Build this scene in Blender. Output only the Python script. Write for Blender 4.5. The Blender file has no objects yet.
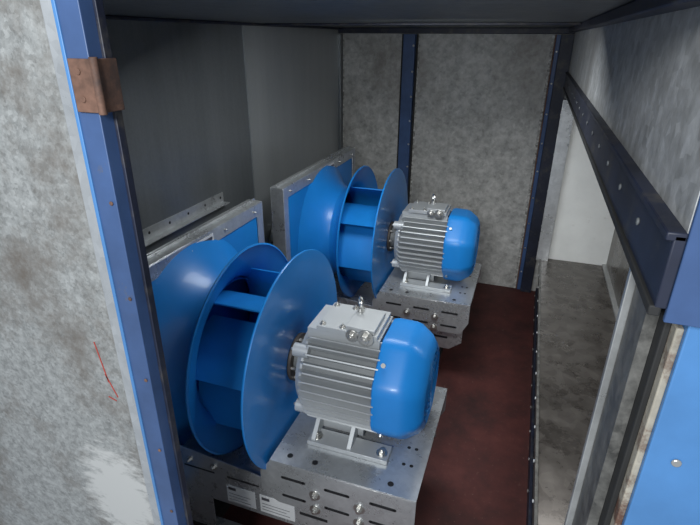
import bpy, math, random
import bmesh
from mathutils import Vector, Matrix
random.seed(4)
sc = bpy.context.scene
pi = math.pi

# ------------------------------------------------------------------ materials
def new_mat(name):
    m = bpy.data.materials.new(name); m.use_nodes = True
    return m, m.node_tree, m.node_tree.nodes['Principled BSDF']

def ramp(nt, stops):
    r = nt.nodes.new('ShaderNodeValToRGB')
    e = r.color_ramp.elements
    while len(e) < len(stops): e.new(0.5)
    for k, (p, c) in enumerate(stops):
        e[k].position = p; e[k].color = (*c, 1)
    return r

def mapped(nt, scale=(1, 1, 1), loc=(0, 0, 0)):
    tc = nt.nodes.new('ShaderNodeTexCoord'); mp = nt.nodes.new('ShaderNodeMapping')
    mp.inputs['Scale'].default_value = scale; mp.inputs['Location'].default_value = loc
    nt.links.new(tc.outputs['Object'], mp.inputs['Vector'])
    return mp.outputs['Vector']

def noise(nt, vec, scale, detail=4, rough=.6):
    n = nt.nodes.new('ShaderNodeTexNoise'); n.inputs['Scale'].default_value = scale
    n.inputs['Detail'].default_value = detail; n.inputs['Roughness'].default_value = rough
    nt.links.new(vec, n.inputs['Vector'])
    return n.outputs['Fac']

def mix(nt, a, b, fac, mode='MIX'):
    m = nt.nodes.new('ShaderNodeMix'); m.data_type = 'RGBA'; m.blend_type = mode
    for sock, v in ((m.inputs[6], a), (m.inputs[7], b), (m.inputs[0], fac)):
        if isinstance(v, (int, float)): sock.default_value = v
        elif isinstance(v, tuple): sock.default_value = (*v, 1)
        else: nt.links.new(v, sock)
    return m.outputs[2]

def bump(nt, bsdf, h, strength, dist=.002):
    b = nt.nodes.new('ShaderNodeBump'); b.inputs['Strength'].default_value = strength
    b.inputs['Distance'].default_value = dist
    nt.links.new(h, b.inputs['Height']); nt.links.new(b.outputs['Normal'], bsdf.inputs['Normal'])

def galv(name, lo, hi, rough=.45, metal=.6, spangle=45, stain=None, stain_amt=(.6, .75), stretch=(1, 1, 1), bstr=.1, sp=.28, nsc=6):
    m, nt, b = new_mat(name)
    v = mapped(nt)
    vs = mapped(nt, stretch)
    vo = nt.nodes.new('ShaderNodeTexVoronoi'); vo.inputs['Scale'].default_value = spangle
    nt.links.new(v, vo.inputs['Vector'])
    sep = nt.nodes.new('ShaderNodeSeparateColor'); nt.links.new(vo.outputs['Color'], sep.inputs[0])
    n1 = noise(nt, vs, nsc, 8, .7)
    add = nt.nodes.new('ShaderNodeMath'); add.operation = 'MULTIPLY_ADD'
    nt.links.new(sep.outputs[0], add.inputs[0]); add.inputs[1].default_value = sp
    nt.links.new(n1, add.inputs[2])
    r = ramp(nt, [(.35, lo), (.5 + sp + .15, hi)]); nt.links.new(add.outputs[0], r.inputs[0])
    col = r.outputs[0]
    if stain:
        n2 = noise(nt, mapped(nt, (1, 1, .6)), 2.6, 8, .7)
        r2 = ramp(nt, [(stain_amt[0], (0, 0, 0)), (stain_amt[1], (1, 1, 1))]); nt.links.new(n2, r2.inputs[0])
        col = mix(nt, col, stain, r2.outputs[0])
    nt.links.new(col, b.inputs['Base Color'])
    b.inputs['Metallic'].default_value = metal
    rr = ramp(nt, [(.3, (rough - .1,) * 3), (.8, (rough + .12,) * 3)]); nt.links.new(n1, rr.inputs[0])
    nt.links.new(rr.outputs[0], b.inputs['Roughness'])
    bump(nt, b, add.outputs[0], bstr, .001)
    return m

def paint(name, col, rough=.35, metal=0, var=.12, dirt=None, dirt_amt=(.6, .72), coat=0, nscale=9):
    m, nt, b = new_mat(name)
    v = mapped(nt)
    n = noise(nt, v, nscale, 5)
    d = tuple(c * (1 - var) for c in col); l = tuple(min(1, c * (1 + var)) for c in col)
    r = ramp(nt, [(.3, d), (.7, l)]); nt.links.new(n, r.inputs[0])
    c = r.outputs[0]
    if dirt:
        n2 = noise(nt, v, 14, 8, .75)
        r2 = ramp(nt, [(dirt_amt[0], (0, 0, 0)), (dirt_amt[1], (1, 1, 1))]); nt.links.new(n2, r2.inputs[0])
        c = mix(nt, c, dirt, r2.outputs[0])
    nt.links.new(c, b.inputs['Base Color'])
    b.inputs['Roughness'].default_value = rough; b.inputs['Metallic'].default_value = metal
    b.inputs['Coat Weight'].default_value = coat
    return m

M_blue = paint('blue_satin_paint', (.012, .215, .62), .34, var=.06, coat=.15)
M_blue_motor = paint('blue_cowl_paint', (.012, .23, .66), .38, var=.05, coat=.1)
M_galv = galv('galvanised_bright', (.42, .435, .445), (.66, .68, .69), .32, .65, 70, sp=.15)
M_galv_bracket = galv('galvanised_bracket', (.46, .475, .485), (.70, .72, .73), .30, .65, 90, sp=.12)
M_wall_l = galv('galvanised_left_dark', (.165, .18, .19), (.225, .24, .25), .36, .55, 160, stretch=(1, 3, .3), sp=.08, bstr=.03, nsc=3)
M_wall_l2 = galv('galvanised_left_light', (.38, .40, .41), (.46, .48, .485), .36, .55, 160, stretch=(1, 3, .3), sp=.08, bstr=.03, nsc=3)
M_wall_b = galv('galvanised_back', (.27, .268, .255), (.62, .615, .59), .6, .12, 60, stain=(.21, .19, .165), stain_amt=(.50, .78), bstr=.35, sp=.15, nsc=22)
M_seal = galv('crumbly_sealant', (.06, .055, .05), (.75, .74, .70), .8, 0, 90, sp=.2, nsc=45)
M_wall_r = galv('galvanised_right', (.28, .285, .28), (.64, .65, .65), .5, .25, 60, stain=(.18, .17, .16), stain_amt=(.50, .78), bstr=.25, sp=.2, nsc=26)
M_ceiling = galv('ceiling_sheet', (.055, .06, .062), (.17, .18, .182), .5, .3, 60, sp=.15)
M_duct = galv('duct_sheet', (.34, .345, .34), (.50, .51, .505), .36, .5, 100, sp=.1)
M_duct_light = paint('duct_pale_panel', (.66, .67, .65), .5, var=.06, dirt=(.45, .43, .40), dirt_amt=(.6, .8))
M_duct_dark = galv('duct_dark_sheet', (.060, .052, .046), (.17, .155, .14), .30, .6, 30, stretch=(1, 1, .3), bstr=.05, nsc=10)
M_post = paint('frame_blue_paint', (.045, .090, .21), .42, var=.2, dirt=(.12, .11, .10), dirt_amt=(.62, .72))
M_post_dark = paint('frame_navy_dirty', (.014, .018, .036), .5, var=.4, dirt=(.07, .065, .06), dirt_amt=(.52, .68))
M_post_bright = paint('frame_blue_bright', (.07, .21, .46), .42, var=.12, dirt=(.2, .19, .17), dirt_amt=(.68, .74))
M_rust = paint('rusty_steel', (.15, .08, .055), .7, .1, var=.5, dirt=(.06, .04, .035), dirt_amt=(.5, .65), nscale=40)
M_cream = paint('old_edge_cream', (.36, .33, .27), .7, var=.3, dirt=(.12, .06, .04), dirt_amt=(.48, .6), nscale=30)
M_rubber = paint('black_gasket', (.018, .018, .018), .75, var=.3)
M_grimy = galv('grimy_sheet', (.04, .04, .038), (.20, .195, .18), .5, .3, 60, sp=.1, nsc=40)
M_alu = paint('cast_aluminium', (.49, .51, .52), .42, .35, var=.06)
M_alu_d = paint('cast_aluminium_dark', (.17, .18, .185), .55, .3, var=.1)
M_steel = paint('zinc_bolt', (.62, .61, .58), .28, .9, var=.1)
M_hub = paint('hub_cast', (.10, .085, .075), .5, .5, var=.4)
M_black = paint('dark_void', (.01, .01, .012), .7, var=.2)
M_label = paint('label_paper', (.66, .67, .67), .5, var=.03)
M_label_ink = paint('label_ink', (.07, .07, .08), .5, var=.1)
M_red = paint('red_marker', (.38, .05, .035), .6, var=.3)

# floor: dark red oxide paint, worn
m, nt, b = new_mat('red_oxide_floor')
v = mapped(nt); n = noise(nt, v, 5, 8, .7)
r = ramp(nt, [(.3, (.030, .010, .009)), (.55, (.080, .020, .017)), (.75, (.125, .034, .028))]); nt.links.new(n, r.inputs[0])
n2 = noise(nt, v, 55, 4, .8); r2 = ramp(nt, [(.62, (0, 0, 0)), (.74, (1, 1, 1))]); nt.links.new(n2, r2.inputs[0])
nt.links.new(mix(nt, r.outputs[0], (.18, .10, .085), r2.outputs[0]), b.inputs['Base Color'])
b.inputs['Roughness'].default_value = .75
bump(nt, b, n2, .2)
M_floor = m

# left outer galvanised panel, stained, with a dried white paint smear
m, nt, b = new_mat('weathered_galvanised_front')
v = mapped(nt)
vo = nt.nodes.new('ShaderNodeTexVoronoi'); vo.inputs['Scale'].default_value = 190; nt.links.new(v, vo.inputs['Vector'])
sep = nt.nodes.new('ShaderNodeSeparateColor'); nt.links.new(vo.outputs['Color'], sep.inputs[0])
n1 = noise(nt, v, 60, 6, .75)
ma = nt.nodes.new('ShaderNodeMath'); ma.operation = 'MULTIPLY_ADD'; nt.links.new(sep.outputs[0], ma.inputs[0]); ma.inputs[1].default_value = .22; nt.links.new(n1, ma.inputs[2])
r = ramp(nt, [(.35, (.18, .185, .18)), (.85, (.43, .44, .43))]); nt.links.new(ma.outputs[0], r.inputs[0])
n3 = noise(nt, v, 5, 8, .72); r3 = ramp(nt, [(.46, (0, 0, 0)), (.66, (1, 1, 1))]); nt.links.new(n3, r3.inputs[0])
c = mix(nt, r.outputs[0], (.15, .13, .11), r3.outputs[0])
vl = nt.nodes.new('ShaderNodeVectorMath'); vl.operation = 'LENGTH'
nt.links.new(mapped(nt, (9, 0, 6), (.62 * 9, 0, -.60 * 6)), vl.inputs[0])
n4 = noise(nt, mapped(nt, (1, 1, 2.5)), 22, 6, .7)
mm = nt.nodes.new('ShaderNodeMath'); mm.operation = 'MULTIPLY_ADD'; nt.links.new(n4, mm.inputs[0]); mm.inputs[1].default_value = 1.6; nt.links.new(vl.outputs['Value'], mm.inputs[2])
r4 = ramp(nt, [(.80, (1, 1, 1)), (1.0, (0, 0, 0))])
md = nt.nodes.new('ShaderNodeMath'); md.operation = 'MULTIPLY'; nt.links.new(mm.outputs[0], md.inputs[0]); md.inputs[1].default_value = .62
nt.links.new(md.outputs[0], r4.inputs[0])
c = mix(nt, c, (.56, .56, .54), r4.outputs[0])
nt.links.new(c, b.inputs['Base Color']); b.inputs['Metallic'].default_value = .25; b.inputs['Roughness'].default_value = .55
bump(nt, b, ma.outputs[0], .2)
M_front = m

# ------------------------------------------------------------------ mesh builder
class MB:
    def __init__(s): s.v = []; s.f = []; s.mi = []; s.mats = []
    def mat(s, m):
        if m not in s.mats: s.mats.append(m)
        return s.mats.index(m)
    def add(s, vs, fs, m):
        o = len(s.v); k = s.mat(m)
        s.v += [tuple(p) for p in vs]
        for f in fs: s.f.append([i + o for i in f]); s.mi.append(k)
    def box(s, lo, hi, m, rot=None, piv=None):
        x0, y0, z0 = lo; x1, y1, z1 = hi
        vs = [Vector(p) for p in [(x0, y0, z0), (x1, y0, z0), (x1, y1, z0), (x0, y1, z0), (x0, y0, z1), (x1, y0, z1), (x1, y1, z1), (x0, y1, z1)]]
        if rot is not None:
            pv = Vector(piv) if piv is not None else sum(vs, Vector()) / 8
            vs = [rot @ (p - pv) + pv for p in vs]
        s.add(vs, [(0, 3, 2, 1), (4, 5, 6, 7), (0, 1, 5, 4), (1, 2, 6, 5), (2, 3, 7, 6), (3, 0, 4, 7)], m)
    def cyl(s, p0, p1, r0, m, r1=None, n=16, a0=0):
        r1 = r0 if r1 is None else r1
        p0 = Vector(p0); p1 = Vector(p1); d = (p1 - p0).normalized()
        t = Vector((0, 0, 1)) if abs(d.z) < .9 else Vector((0, 1, 0))
        a = d.cross(t).normalized(); bb = d.cross(a)
        vs = [p0 + (a * math.cos(a0 + 2 * pi * i / n) + bb * math.sin(a0 + 2 * pi * i / n)) * r0 for i in range(n)]
        vs += [p1 + (a * math.cos(a0 + 2 * pi * i / n) + bb * math.sin(a0 + 2 * pi * i / n)) * r1 for i in range(n)]
        fs = [(i, (i + 1) % n, n + (i + 1) % n, n + i) for i in range(n)]
        fs += [tuple(range(n))[::-1], tuple(range(n, 2 * n))]
        s.add(vs, fs, m)
    def rev(s, prof, cy, cz, m, n=96, oct=0, closed=True):
        vs = []; k = len(prof); h = pi / 8
        for i in range(n):
            a = 2 * pi * i / n
            q = 1
            if oct:
                u = ((a + h) % (2 * h)) - h
                q = 1 + oct * (math.cos(h) / math.cos(u) * 1.045 - 1)
                q = min(q, 1.02)
            for x, r in prof: vs.append((x, cy + math.cos(a) * r * q, cz + math.sin(a) * r * q))
        fs = []
        for i in range(n):
            j = (i + 1) % n
            for t in range(k if closed else k - 1):
                u = (t + 1) % k
                fs.append((i * k + t, j * k + t, j * k + u, i * k + u))
        s.add(vs, fs, m)
    def sheet(s, grid, th, m):
        a = len(grid); b2 = len(grid[0]); top = []; bot = []
        for i in range(a):
            for j in range(b2):
                du = Vector(grid[min(i + 1, a - 1)][j]) - Vector(grid[max(i - 1, 0)][j])
                dv = Vector(grid[i][min(j + 1, b2 - 1)]) - Vector(grid[i][max(j - 1, 0)])
                nn = du.cross(dv).normalized() * th / 2
                p = Vector(grid[i][j]); top.append(p + nn); bot.append(p - nn)
        N = a * b2; fs = []
        for i in range(a - 1):
            for j in range(b2 - 1):
                q = (i * b2 + j, (i + 1) * b2 + j, (i + 1) * b2 + j + 1, i * b2 + j + 1)
                fs.append(q); fs.append(tuple(N + t for t in q[::-1]))
        for i in range(a - 1):
            for j in (0, b2 - 1):
                fs.append((i * b2 + j, (i + 1) * b2 + j, N + (i + 1) * b2 + j, N + i * b2 + j))
        for j in range(b2 - 1):
            for i in (0, a - 1):
                fs.append((i * b2 + j, i * b2 + j + 1, N + i * b2 + j + 1, N + i * b2 + j))
        s.add(top + bot, fs, m)
    def torus(s, c, R, r, axis, m, n=28, k=10):
        c = Vector(c); ax = Vector(axis).normalized()
        t = Vector((0, 0, 1)) if abs(ax.z) < .9 else Vector((0, 1, 0))
        a = ax.cross(t).normalized(); b2 = ax.cross(a); vs = []; fs = []
        for i in range(n):
            d = a * math.cos(2 * pi * i / n) + b2 * math.sin(2 * pi * i / n)
            for j in range(k):
                w = 2 * pi * j / k; vs.append(c + d * (R + r * math.cos(w)) + ax * r * math.sin(w))
        for i in range(n):
            for j in range(k):
                fs.append((i * k + j, ((i + 1) % n) * k + j, ((i + 1) % n) * k + (j + 1) % k, i * k + (j + 1) % k))
        s.add(vs, fs, m)
    def prism(s, poly, axis, a, b2, m):
        def P(p, h):
            return {'x': (h, p[0], p[1]), 'y': (p[0], h, p[1]), 'z': (p[0], p[1], h)}[axis]
        n = len(poly); vs = [P(p, a) for p in poly] + [P(p, b2) for p in poly]
        fs = [(i, (i + 1) % n, n + (i + 1) % n, n + i) for i in range(n)] + [tuple(range(n))[::-1], tuple(range(n, 2 * n))]
        s.add(vs, fs, m)
    def obj(s, name, parent=None, bevel=0, smooth=True, angle=35):
        me = bpy.data.meshes.new(name); me.from_pydata(s.v, [], s.f)
        for mm in s.mats: me.materials.append(mm)
        for p, k in zip(me.polygons, s.mi): p.material_index = k
        bm = bmesh.new(); bm.from_mesh(me); bmesh.ops.recalc_face_normals(bm, faces=bm.faces); bm.to_mesh(me); bm.free()
        if smooth:
            me.shade_smooth(); me.set_sharp_from_angle(angle=math.radians(angle))
        o = bpy.data.objects.new(name, me); bpy.context.collection.objects.link(o)
        if bevel:
            md = o.modifiers.new('bevel', 'BEVEL'); md.width = bevel; md.segments = 2; md.limit_method = 'ANGLE'; md.angle_limit = math.radians(50)
        if parent: o.parent = parent
        return o

def empty(name):
    e = bpy.data.objects.new(name, None); bpy.context.collection.objects.link(e); e.empty_display_size = .1
    return e

def bolt(mb, p, axis, r=.009, h=.008, washer=True, m=None):
    p = Vector(p); a = Vector(axis)
    if washer: mb.cyl(p, p + a * .002, r * 1.7, m or M_steel, n=18)
    mb.cyl(p, p + a * (h + .002), r, m or M_steel, n=6)
    mb.cyl(p + a * h, p + a * (h + .006), r * .55, m or M_steel, n=10)

# ------------------------------------------------------------------ dimensions
XL, XR, YF, YB, ZC = -1.08, .137, .50, 2.895, 1.427
T = .03
XW = XR + .033      # lower wall, recessed below the opening

mb = MB(); mb.box((XL - T, YF - .02, -.03), (.85, YB + T, 0), M_floor); mb.obj('floor')
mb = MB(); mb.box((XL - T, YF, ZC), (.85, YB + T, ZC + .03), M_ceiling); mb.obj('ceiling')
mb = MB()
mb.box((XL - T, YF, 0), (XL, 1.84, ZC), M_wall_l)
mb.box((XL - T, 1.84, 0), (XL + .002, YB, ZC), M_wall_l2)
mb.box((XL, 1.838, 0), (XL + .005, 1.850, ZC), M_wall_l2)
mb.obj('wall_left')
mb = MB(); mb.box((XL - T, YB, 0), (.85, YB + T, ZC), M_wall_b); mb.obj('wall_back')

# right wall with its opening and recessed side duct
OZ0, OZ1, OY0, OY1 = .40, 1.16, .60, 2.42
XD = .43
mb = MB()
mb.box((XR, YF - .03, OZ1), (XR + .02, YB, ZC), M_wall_r)
mb.box((XR, OY1, OZ0), (XR + .02, YB, OZ1), M_wall_r)
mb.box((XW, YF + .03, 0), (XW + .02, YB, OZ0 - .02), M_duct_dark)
mb.box((XR, YF + .02, 0), (XR + .012, OY0 - .012, OZ1), M_grimy)
mb.obj('wall_right')
mb = MB()
mb.box((XR + .02, 2.44, OZ0), (XD, 2.46, 1.30), M_duct_light)
mb.box((XD, YF + .035, .86), (XD + .02, 2.46, 1.32), M_duct)
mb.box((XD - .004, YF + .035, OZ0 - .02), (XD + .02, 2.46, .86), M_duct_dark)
mb.box((XR + .02, YF + .035, 1.30), (XD, 2.44, 1.32), M_duct)
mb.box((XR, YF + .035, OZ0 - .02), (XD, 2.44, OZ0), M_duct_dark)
mb.box((XR + .02, YF + .035, OZ0), (XD, YF + .05, 1.30), M_duct)
mb.box((XD - .016, 1.60, OZ0), (XD, 1.615, 1.30), M_duct)
mb.box((XD - .012, .6, .86), (XD, 2.44, .872), M_post_dark)
mb.box((XD - .022, .6, OZ0), (XD, 2.44, OZ0 + .010), M_duct)
mb.obj('wall_duct', None, .001)

# opening frame
fr = empty('opening_frame')
mb = MB()
mb.box((XR - .010, YF - .036, 1.158), (XR, YB - .06, 1.228), M_post_dark)
mb.box((XR - .016, YF - .036, 1.222), (XR, YB - .06, 1.230), M_post_dark)
mb.box((XR - .014, YF - .036, 1.150), (XR - .004, YB - .06, 1.160), M_rubber)
mb.box((XR - .006, YF + .06, 1.143), (XR + .02, OY1, 1.150), M_duct)
for i in range(15):
    y = .60 + i * .15
    mb.cyl((XR - .010, y, 1.195), (XR - .013, y, 1.195), .0045, M_alu_d, n=12)
mb.obj('top_rail', fr, .0015)
mb = MB()
mb.box((XR - .02, OY1 - .01, OZ0), (XR, OY1 + .035, 1.142), M_post_dark)
mb.box((XR - .024, OY1 - .016, OZ0), (XR + .03, OY1 - .01, 1.142), M_galv)
mb.box((XR - .008, OY0 - .010, .02), (XR + .001, OY0, 1.142), M_duct)
mb.box((XR + .001, OY0 - .012, .02), (XR + .03, OY0 - .008, 1.142), M_duct_dark)
mb.box((XR - .008, OY0, OZ0 - .02), (XR, OY1, OZ0 + .006), M_grimy)
for i in range(8):
    z = .48 + i * .085
    mb.cyl((XR - .02, OY1 + .015, z), (XR - .024, OY1 + .015, z), .006, M_steel, n=12)
for i in range(14):
    y = .68 + i * .13
    mb.cyl((XR - .008, y, OZ0 - .007), (XR - .011, y, OZ0 - .007), .004, M_label, n=12)
mb.obj('side_jambs', fr, .001)

mb = MB()
mb.box((XW - .010, YF + .05, 0), (XW, YB - .06, .05), M_post_dark)
for i in range(16):
    y = .6 + i * .145
    mb.cyl((XW - .010, y, .027), (XW - .014, y, .027), .006, M_steel, n=12)
mb.obj('baseboard_right', None, .0015)

# ceiling / wall frame rails
mb = MB(); mb.box((XL, YB - .035, ZC - .028), (XR, YB, ZC), M_post_dark); mb.obj('trim_1', None, .003)
mb = MB(); mb.box((XL, YF + .03, ZC - .010), (XL + .02, YB - .035, ZC), M_post_dark); mb.obj('trim_2', None, .003)
mb = MB(); mb.box((XR - .03, YF + .03, ZC - .02), (XR, YB - .035, ZC), M_post_dark); mb.obj('trim_3', None, .003)
mb = MB(); mb.box((XL + .035, 1.95, ZC - .008), (XR - .03, 1.99, ZC), M_post_dark); mb.obj('trim_4', None, .002)

# back posts with crumbling sealant either side
mb = MB()
mb.box((-.708, YB - .03, 0), (-.644, YB, ZC - .03), M_post)
mb.box((-.722, YB - .006, 0), (-.708, YB, ZC - .03), M_rubber)
mb.box((-.644, YB - .006, 0), (-.632, YB, ZC - .03), M_rubber)
mb.box((-.632, YB - .004, 0), (-.622, YB, ZC - .03), M_seal)
for i in range(9):
    z = .3 + i * .13
    mb.cyl((-.65, YB - .03, z), (-.65, YB - .034, z), .006, M_steel, n=12)
mb.obj('trim_5', None, .002)
mb = MB()
mb.box((XR - .06, YB - .035, 0), (XR, YB, ZC - .03), M_post_dark)
mb.box((XR - .080, YB - .012, 0), (XR - .06, YB, ZC - .03), M_post)
mb.box((XR - .087, YB - .006, 0), (XR - .080, YB, ZC - .03), M_rust)
mb.box((XR - .100, YB - .004, 0), (XR - .087, YB, ZC - .03), M_seal)
for i in range(9):
    z = .12 + i * .15
    mb.cyl((XR - .070, YB - .012, z), (XR - .070, YB - .016, z), .005, M_steel, n=12)
mb.obj('trim_6', None, .002)
mb = MB()
mb.box((XL, YB - .04, 0), (XL + .018, YB, ZC - .03), M_wall_l)
mb.box((XL + .018, YB - .004, 0), (XL + .026, YB, ZC - .03), M_seal)
mb.obj('trim_7', None, .002)

# ---- front: left panel, post, hinge ; right post
mb = MB()
mb.box((-1.9, YF - .004, 0), (-.5505, YF + .008, 2.2), M_front)
mb.box((-.5505, YF - .008, 0), (-.5265, YF + .008, 2.2), M_galv)
mb.box((-.488, YF, ZC), (.15, YF + .03, 2.2), M_front)
mb.obj('wall_front', None, .001)
mb = MB()
mb.box((-.5262, YF - .012, 0), (-.490, YF + .02, ZC), M_post)
mb.box((-.5275, YF - .014, 0), (-.522, YF - .010, ZC), M_post_bright)  # thin strip in brighter blue paints the highlight along the post edge
mb.box((-.490, YF + .008, 0), (-.485, YF + .02, ZC), M_post_dark)
for i in range(9):
    z = .2 + i * .14
    mb.cyl((-.498, YF - .012, z), (-.498, YF - .014, z), .003, M_rust, n=10)
mb.obj('trim_8', None, .003)
mb = MB()
mb.box((-.518, YF - .017, 1.294), (-.480, YF - .012, 1.354), M_rust)
mb.box((-.484, YF - .017, 1.294), (-.480, YF + .02, 1.354), M_rust)
mb.cyl((-.482, YF - .014, 1.292), (-.482, YF - .014, 1.356), .005, M_rust, n=14)
for z in (1.309, 1.340): mb.cyl((-.505, YF - .017, z), (-.505, YF - .0185, z), .004, M_rust, n=10)
mb.obj('door_hinge', None, .001)
mb = MB()
for (x, z, l, a) in ((-.590, .905, .075, 1.42), (-.580, .862, .045, 1.2), (-.584, .835, .016, .3)):
    mb.box((x - l / 2, YF - .0046, z - .0011), (x + l / 2, YF - .0038, z + .0011), M_red, rot=Matrix.Rotation(a, 3, 'Y'))
mb.obj('marker_scribble')

mb = MB()
mb.box((.163, YF - .02, 0), (.60, YF + .03, 1.17), M_post_bright)
mb.box((.156, YF - .014, 0), (.163, YF + .03, 1.13), M_cream)
mb.box((.1495, YF + .0, 0), (.156, YF + .03, 1.13), M_rubber)
for z in (.86, .98, 1.10): mb.cyl((.19, YF - .02, z), (.19, YF - .023, z), .005, M_steel, n=12)
mb.obj('trim_9', None, .002)
mb = MB()
mb.box((.160, YF - .02, 1.171), (.60, YF + .03, 2.2), M_post)
mb.box((.1375, YF - .036, 1.145), (.60, YF - .0305, 2.2), M_post)
mb.obj('trim_10', None, .001)

# ------------------------------------------------------------------ fans
ZA = .554
def build_fan(yc, rot0):
    fan = empty('plug_fan')
    H = .42; zt = .855; xf = -.850; dp = .052
    mb = MB()
    y0, y1 = yc - H, yc + H
    mb.box((xf - dp - .004, y0, .02), (xf - dp, y1, zt), M_galv)
    mb.box((xf - dp, y0, zt - .003), (xf, y1, zt), M_galv)
    mb.box((xf - dp, y0, .02), (xf, y0 + .003, zt - .003), M_galv)
    mb.box((xf - dp, y1 - .003, .02), (xf, y1, zt - .003), M_galv)
    mb.box((xf - .003, y0 + .003, zt - .045), (xf, y1 - .003, zt - .003), M_galv)
    mb.box((xf - .003, y0 + .003, .02), (xf, y0 + .040, zt - .045), M_galv)
    mb.box((xf - .003, y1 - .040, .02), (xf, y1 - .003, zt - .045), M_galv)
    mb.box((xf - .003, y0 + .040, .02), (xf, y1 - .040, .12), M_galv)
    mb.box((xf - .03, y0, zt), (xf - .028, y1, zt + .008), M_galv)
    mb.cyl((XL + .006, yc, ZA - .1), (xf - dp, yc, ZA - .1), .16, M_galv, n=48)
    for i in range(5):
        y = y0 + .06 + i * (2 * H - .12) / 4
        bolt(mb, (xf, y, zt - .024), (1, 0, 0), .004, .003, False)
    mb.obj('mounting_plate', fan, .001)
    mb = MB()
    mb.box((xf - .0015, yc + .02, zt - .036), (xf + .0012, yc + .115, zt - .012), M_label)
    mb.box((xf + .001, yc + .026, zt - .029), (xf + .0018, yc + .108, zt - .019), M_label_ink)
    mb.obj('rating_label', fan)
    # blue panel + inlet cone
    mb = MB()
    mb.box((xf - .012, y0 + .040, .12), (xf - .004, y1 - .040, zt - .045), M_blue)
    prof = [(-.854, .300), (-.846, .285), (-.832, .262), (-.815, .240), (-.795, .220), (-.775, .205), (-.752, .195), (-.735, .192)]
    back = [(x - .003, r - .003) for x, r in prof[::-1]]
    mb.rev(prof + back, yc, ZA, M_blue)
    mb.obj('inlet_cone', fan)
    # wheel: shroud and back plate extend beyond the blades as a rotating diffuser
    wheel = MB()
    prof = [(-.765, .196), (-.755, .197), (-.742, .201), (-.728, .209), (-.717, .220), (-.708, .234), (-.701, .250), (-.695, .268), (-.689, .286), (-.6845, .298), (-.682, .3035), (-.6785, .3045)]
    back = [(x + .0045, r - .0015) for x, r in prof[::-1]]
    back[0] = (-.676, .300)
    wheel.rev(prof + back, yc, ZA, M_blue, n=128)
    wheel.rev([(-.532, .0), (-.532, .3045), (-.5285, .3055), (-.5265, .3045), (-.5265, .085), (-.535, .072), (-.5352, .0)], yc, ZA, M_blue, n=128, closed=False)
    wheel.obj('impeller_shroud_and_backplate', fan, angle=40)
    mb = MB(); nb = 7
    sp = [(.14, -.750), (.197, -.748), (.201, -.737), (.209, -.723), (.220, -.712), (.234, -.703)]
    RO = .226
    for k in range(nb):
        a0 = rot0 + 2 * pi * k / nb; grid = []
        for i in range(10):
            t = i / 9; rr = .140 + (RO - .140) * t
            a = a0 + .95 * t + .12 * math.sin(t * pi)
            xs = sp[0][1]
            for (r0, x0), (r1, x1) in zip(sp, sp[1:]):
                if r0 <= rr <= r1: xs = x0 + (x1 - x0) * (rr - r0) / (r1 - r0)
            grid.append([(xs + (-.532 - xs) * u / 3, yc + rr * math.cos(a), ZA + rr * math.sin(a)) for u in range(4)])
        mb.sheet(grid, .004, M_blue)
    mb.obj('impeller_blades', fan)
    mb = MB()
    mb.cyl((-.5345, yc, ZA), (-.522, yc, ZA), .068, M_hub, n=40)
    mb.cyl((-.522, yc, ZA), (-.500, yc, ZA), .046, M_alu_d, n=32)
    for k in range(8):
        a = k * pi / 4
        bolt(mb, (-.522, yc + .057 * math.cos(a), ZA + .057 * math.sin(a)), (1, 0, 0), .005, .004, False)
    mb.obj('hub', fan)

    # ---------------- motor
    mo = empty('electric_motor')
    xa, xb = -.492, -.262
    mb = MB()
    mb.rev([(-.499, .0), (-.499, .055), (xa, .075), (xa + .006, .112), (xa + .02, .122), (xa + .026, .122), (xa + .026, .0)], yc, ZA, M_alu, n=64, closed=False)
    mb.rev([(xa + .026, .0), (xa + .026, .119), (xb, .119), (xb, 0)], yc, ZA, M_alu_d, n=64, closed=False)  # core in darker metal: shade between the fins put into the colour
    nf = 40
    for k in range(nf):
        a = 2 * pi * (k + .5) / nf
        if abs(math.sin(a)) > .93: continue
        R = Matrix.Rotation(a, 3, 'X')
        x0, x1 = xa + .020, xb - .002
        pts = [(x0, .116), (x1, .116), (x1, .149), (x0 + .018, .149), (x0, .130)]
        vs = []
        for th in (-.0030, .0030):
            for x, r in pts: vs.append(Vector((x, yc, ZA)) + R @ Vector((0, r, th * (1 if r < .12 else .6))))
        n = 5
        mb.add(vs, [(i, (i + 1) % n, n + (i + 1) % n, n + i) for i in range(n)] + [(4, 3, 2, 1, 0), (5, 6, 7, 8, 9)], M_alu)
    for k in range(4):
        a = pi / 4 + k * pi / 2
        c = Vector((0, math.cos(a), math.sin(a))) * .126
        mb.cyl((xa - .002, yc + c.y, ZA + c.z), (xa + .04, yc + c.y, ZA + c.z), .018, M_alu, n=16)
        bolt(mb, (xa - .002, yc + c.y, ZA + c.z), (-1, 0, 0), .006, .004)
    mb.obj('finned_body', mo)
    # cooling fan cowl, softly eight-sided
    mb = MB()
    prof = [(xb - .010, .145), (xb - .006, .152), (xb + .008, .155), (xb + .052, .154), (xb + .068, .150), (xb + .098, .129), (xb + .110, .112), (xb + .114, .098),
            (xb + .111, .098), (xb + .105, .108), (xb + .065, .142), (xb + .01, .149), (xb - .006, .141)]
    mb.rev(prof, yc, ZA, M_blue_motor, n=128, oct=.95)
    for r in (.022, .040, .058, .076, .092): mb.torus((xb + .110, yc, ZA), r, .0035, (1, 0, 0), M_blue_motor, n=48, k=8)
    for k in range(8):
        a = k * pi / 4
        mb.cyl((xb + .110, yc + .012 * math.cos(a), ZA + .012 * math.sin(a)), (xb + .110, yc + .097 * math.cos(a), ZA + .097 * math.sin(a)), .003, M_blue_motor, n=8)
    mb.cyl((xb + .107, yc, ZA), (xb + .113, yc, ZA), .018, M_blue_motor, n=24)
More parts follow.
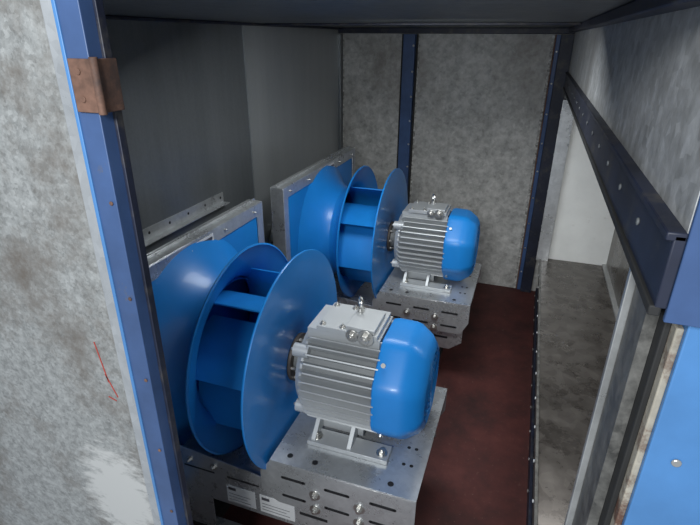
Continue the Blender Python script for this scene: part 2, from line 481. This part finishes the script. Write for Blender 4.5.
    mb.cyl((xb + .088, yc, ZA), (xb + .090, yc, ZA), .110, M_black, n=40)
    for a in (pi / 4, 3 * pi / 4, -pi / 4, -3 * pi / 4):
        mb.cyl((xb + .01, yc + .145 * math.cos(a), ZA + .145 * math.sin(a)), (xb + .01, yc + .156 * math.cos(a), ZA + .156 * math.sin(a)), .006, M_steel, n=10)
    mb.obj('fan_cowl', mo)
    # terminal pad, box, eye bolt
    mb = MB()
    mb.box((-.468, yc - .064, ZA + .10), (-.275, yc + .064, ZA + .146), M_alu)
    mb.box((-.440, yc - .070, ZA + .146), (-.280, yc + .060, ZA + .160), M_alu)
    mb.box((-.362, yc - .066, ZA + .160), (-.288, yc + .030, ZA + .172), M_alu)
    for x in (-.428, -.375):
        for y in (-.056, .046): bolt(mb, (x, yc + y, ZA + .160), (0, 0, 1), .005, .004)
    bolt(mb, (-.310, yc - .070, ZA + .150), (0, -1, 0), .013, .012)
    bolt(mb, (-.345, yc - .070, ZA + .150), (0, -1, 0), .010, .010)
    mb.obj('terminal_box', mo, .005)
    mb = MB()
    ex = -.352
    mb.cyl((ex, yc + .02, ZA + .170), (ex, yc + .02, ZA + .182), .010, M_steel, n=14)
    mb.torus((ex, yc + .02, ZA + .195), .013, .005, (1, .5, 0), M_steel)
    mb.obj('lifting_eye', mo)
    mb = MB(); zt2 = .3845
    for sg in (-1, 1):
        ya = yc + sg * .112
        mb.box((-.445, ya - .028, zt2), (-.225, ya + .028, zt2 + .013), M_alu)
        for x in (-.430, -.330):
            mb.prism([(ya - sg * .050, .47), (ya + sg * .022, .40), (ya + sg * .022, zt2 + .012), (ya - sg * .050, zt2 + .012)], 'x', x - .006, x + .006, M_alu)
        mb.box((-.44, min(ya - sg * .052, ya - sg * .04), zt2 + .01), (-.31, max(ya - sg * .052, ya - sg * .04), .475), M_alu)
        for x in (-.425, -.245): bolt(mb, (x, ya + sg * .004, zt2 + .013), (0, 0, 1), .009, .009)
    mb.obj('motor_feet', mo, .002)

    # ---------------- support bracket (part of the fan frame): open sheet-metal channels
    y0, y1, xl, xr, zt = yc - .222, yc + .222, -.515, -.130, .384
    mb = MB()
    mb.box((xl, y0, zt - .004), (xr, y1, zt), M_galv_bracket)
    for (ya, yb2) in ((y0, y0 + .003), (y1 - .003, y1)):
        mb.prism([(xl, zt - .004), (xr, zt - .004), (xr, .300), (xr - .03, .240), (xl + .02, .240), (xl - .03, .262), (xl - .03, .335)], 'y', ya, yb2, M_galv_bracket)
    for x in (-.47, -.40, -.20):
        for y in (y0 + .03, y1 - .03): mb.cyl((x, y, zt), (x, y, zt + .0006), .008, M_black, n=14)
    for x in (-.185, -.165):
        for y in (yc - .12, yc - .06, yc + .06, yc + .12): mb.cyl((x, y, zt), (x, y, zt + .0006), .005, M_black, n=14)
    for z in (.335, .272):
        for x in (-.45, -.33, -.21):
            mb.box((x - .030, y0 - .0008, z - .0045), (x + .030, y0, z + .0045), M_black)
            mb.cyl((x - .030, y0 - .0008, z), (x - .030, y0, z), .0045, M_black, n=12)
            mb.cyl((x + .030, y0 - .0008, z), (x + .030, y0, z), .0045, M_black, n=12)
    for z in (.305, .254):
        for x in (-.39, -.27): bolt(mb, (x, y0, z), (0, -1, 0), .009, .008)
    mb.obj('motor_support_top', fan, .0008)
    mb = MB()
    for (ya, sg) in ((y0 + .010, 1), (y1 - .014, -1)):
        mb.prism([(-.848, .33), (-.60, .305), (-.50, .29), (-.150, .29), (-.150, .195), (-.20, .155), (-.848, .155)], 'y', ya, ya + .004, M_galv_bracket)
        for (xa2, xb2) in ((-.848, -.72), (-.34, -.24)):
            mb.box((xa2, ya, .03), (xb2, ya + .004, .155), M_galv_bracket)
        yb2 = ya + (.004 if sg > 0 else -.03)
        mb.box((-.848, yb2, .03), (-.24, yb2 + .03, .034), M_galv_bracket)
        mb.box((-.848, yb2, .155), (-.20, yb2 + .025, .159), M_galv_bracket)
    mb.box((-.848, y0 + .036, .255), (-.56, y1 - .036, .259), M_galv_bracket)
    mb.box((-.82, y0 + .005, 0), (-.74, y1 - .005, .03), M_rubber)
    mb.box((-.32, y0 + .005, 0), (-.25, y1 - .005, .03), M_rubber)
    for x in (-.78, -.70): bolt(mb, (x, y0 + .010, .285), (0, -1, 0), .007, .006)
    for (x0, x1) in ((-.80, -.70), (-.66, -.56)):
        mb.box((x0, y0 + .0092, .258), (x1, y0 + .010, .264), M_black)
    for x in (-.40, -.25):
        mb.box((x - .04, y0 + .0092, .205), (x + .04, y0 + .010, .215), M_black)
    mb.obj('base_frame', fan, .0008)
    mb = MB()
    for (x0, x1) in ((-.665, -.575), (-.56, -.455)):
        mb.box((x0, y0 + .0085, .170), (x1, y0 + .010, .232), M_label)
        mb.box((x0 + .006, y0 + .008, .216), (x0 + .03, y0 + .0086, .226), M_label_ink)
        for j in range(3): mb.box((x0 + .006, y0 + .008, .180 + j * .011), (x1 - .015 - .01 * (j % 2), y0 + .0086, .1815 + j * .011), M_label_ink)
    mb.obj('stickers', fan)

build_fan(1.075, .25)
build_fan(2.079, .80)

# flange strip with holes on left wall behind the near fan plate
mb = MB()
mb.box((XL, .62, .795), (XL + .003, 1.60, .835), M_galv)
mb.box((XL, .62, .795), (XL + .03, 1.60, .798), M_galv)
for i in range(10): mb.cyl((XL + .003, .68 + i * .1, .818), (XL + .0035, .68 + i * .1, .818), .005, M_black, n=10)
mb.obj('wall_flange_strip')

# ------------------------------------------------------------------ lights
def area(name, loc, tgt, size, power, col=(1, 1, 1)):
    l = bpy.data.lights.new(name, 'AREA'); l.energy = power; l.size = size; l.color = col
    o = bpy.data.objects.new(name, l); bpy.context.collection.objects.link(o); o.location = loc
    o.rotation_euler = (Vector(tgt) - Vector(loc)).to_track_quat('-Z', 'Y').to_euler(); return o
area('plant_room_lamp', (-.20, -.75, 1.80), (-.3, 1.8, .7), .35, 27, (.95, .98, 1))
area('duct_fill', (.29, 1.5, 1.28), (.29, 1.7, .4), .25, 3.6, (.98, .99, 1))  # added light inside the duct to lift its panels, not a real fixture
area('interior_fill', (-.38, 1.50, 1.40), (-.38, 1.9, 0), .5, 9, (.94, .98, 1))  # added fill light under the ceiling, brightens the interior; no fitting here
w = bpy.data.worlds.new('w'); sc.world = w; w.use_nodes = True
w.node_tree.nodes['Background'].inputs[0].default_value = (.82, .90, 1, 1)
w.node_tree.nodes['Background'].inputs[1].default_value = .52

# ------------------------------------------------------------------ camera
f, th, ps, ro = 502.936, math.radians(24.106), math.radians(19.273), math.radians(.374)
F = Vector((-math.sin(ps) * math.cos(th), math.cos(ps) * math.cos(th), -math.sin(th)))
R = Vector((math.cos(ps), math.sin(ps), 0)); U = R.cross(F)
R, U = R * math.cos(ro) + U * math.sin(ro), -R * math.sin(ro) + U * math.cos(ro)
cam = bpy.data.cameras.new('camera'); co = bpy.data.objects.new('camera', cam); bpy.context.collection.objects.link(co)
cam.sensor_width = 36; cam.lens = f / 700 * 36; cam.clip_start = .02
Mx = Matrix((R, U, -F)).transposed().to_4x4(); Mx.translation = Vector((0, 0, 1.378)); co.matrix_world = Mx
sc.camera = co
sc.view_settings.view_transform = 'Standard'
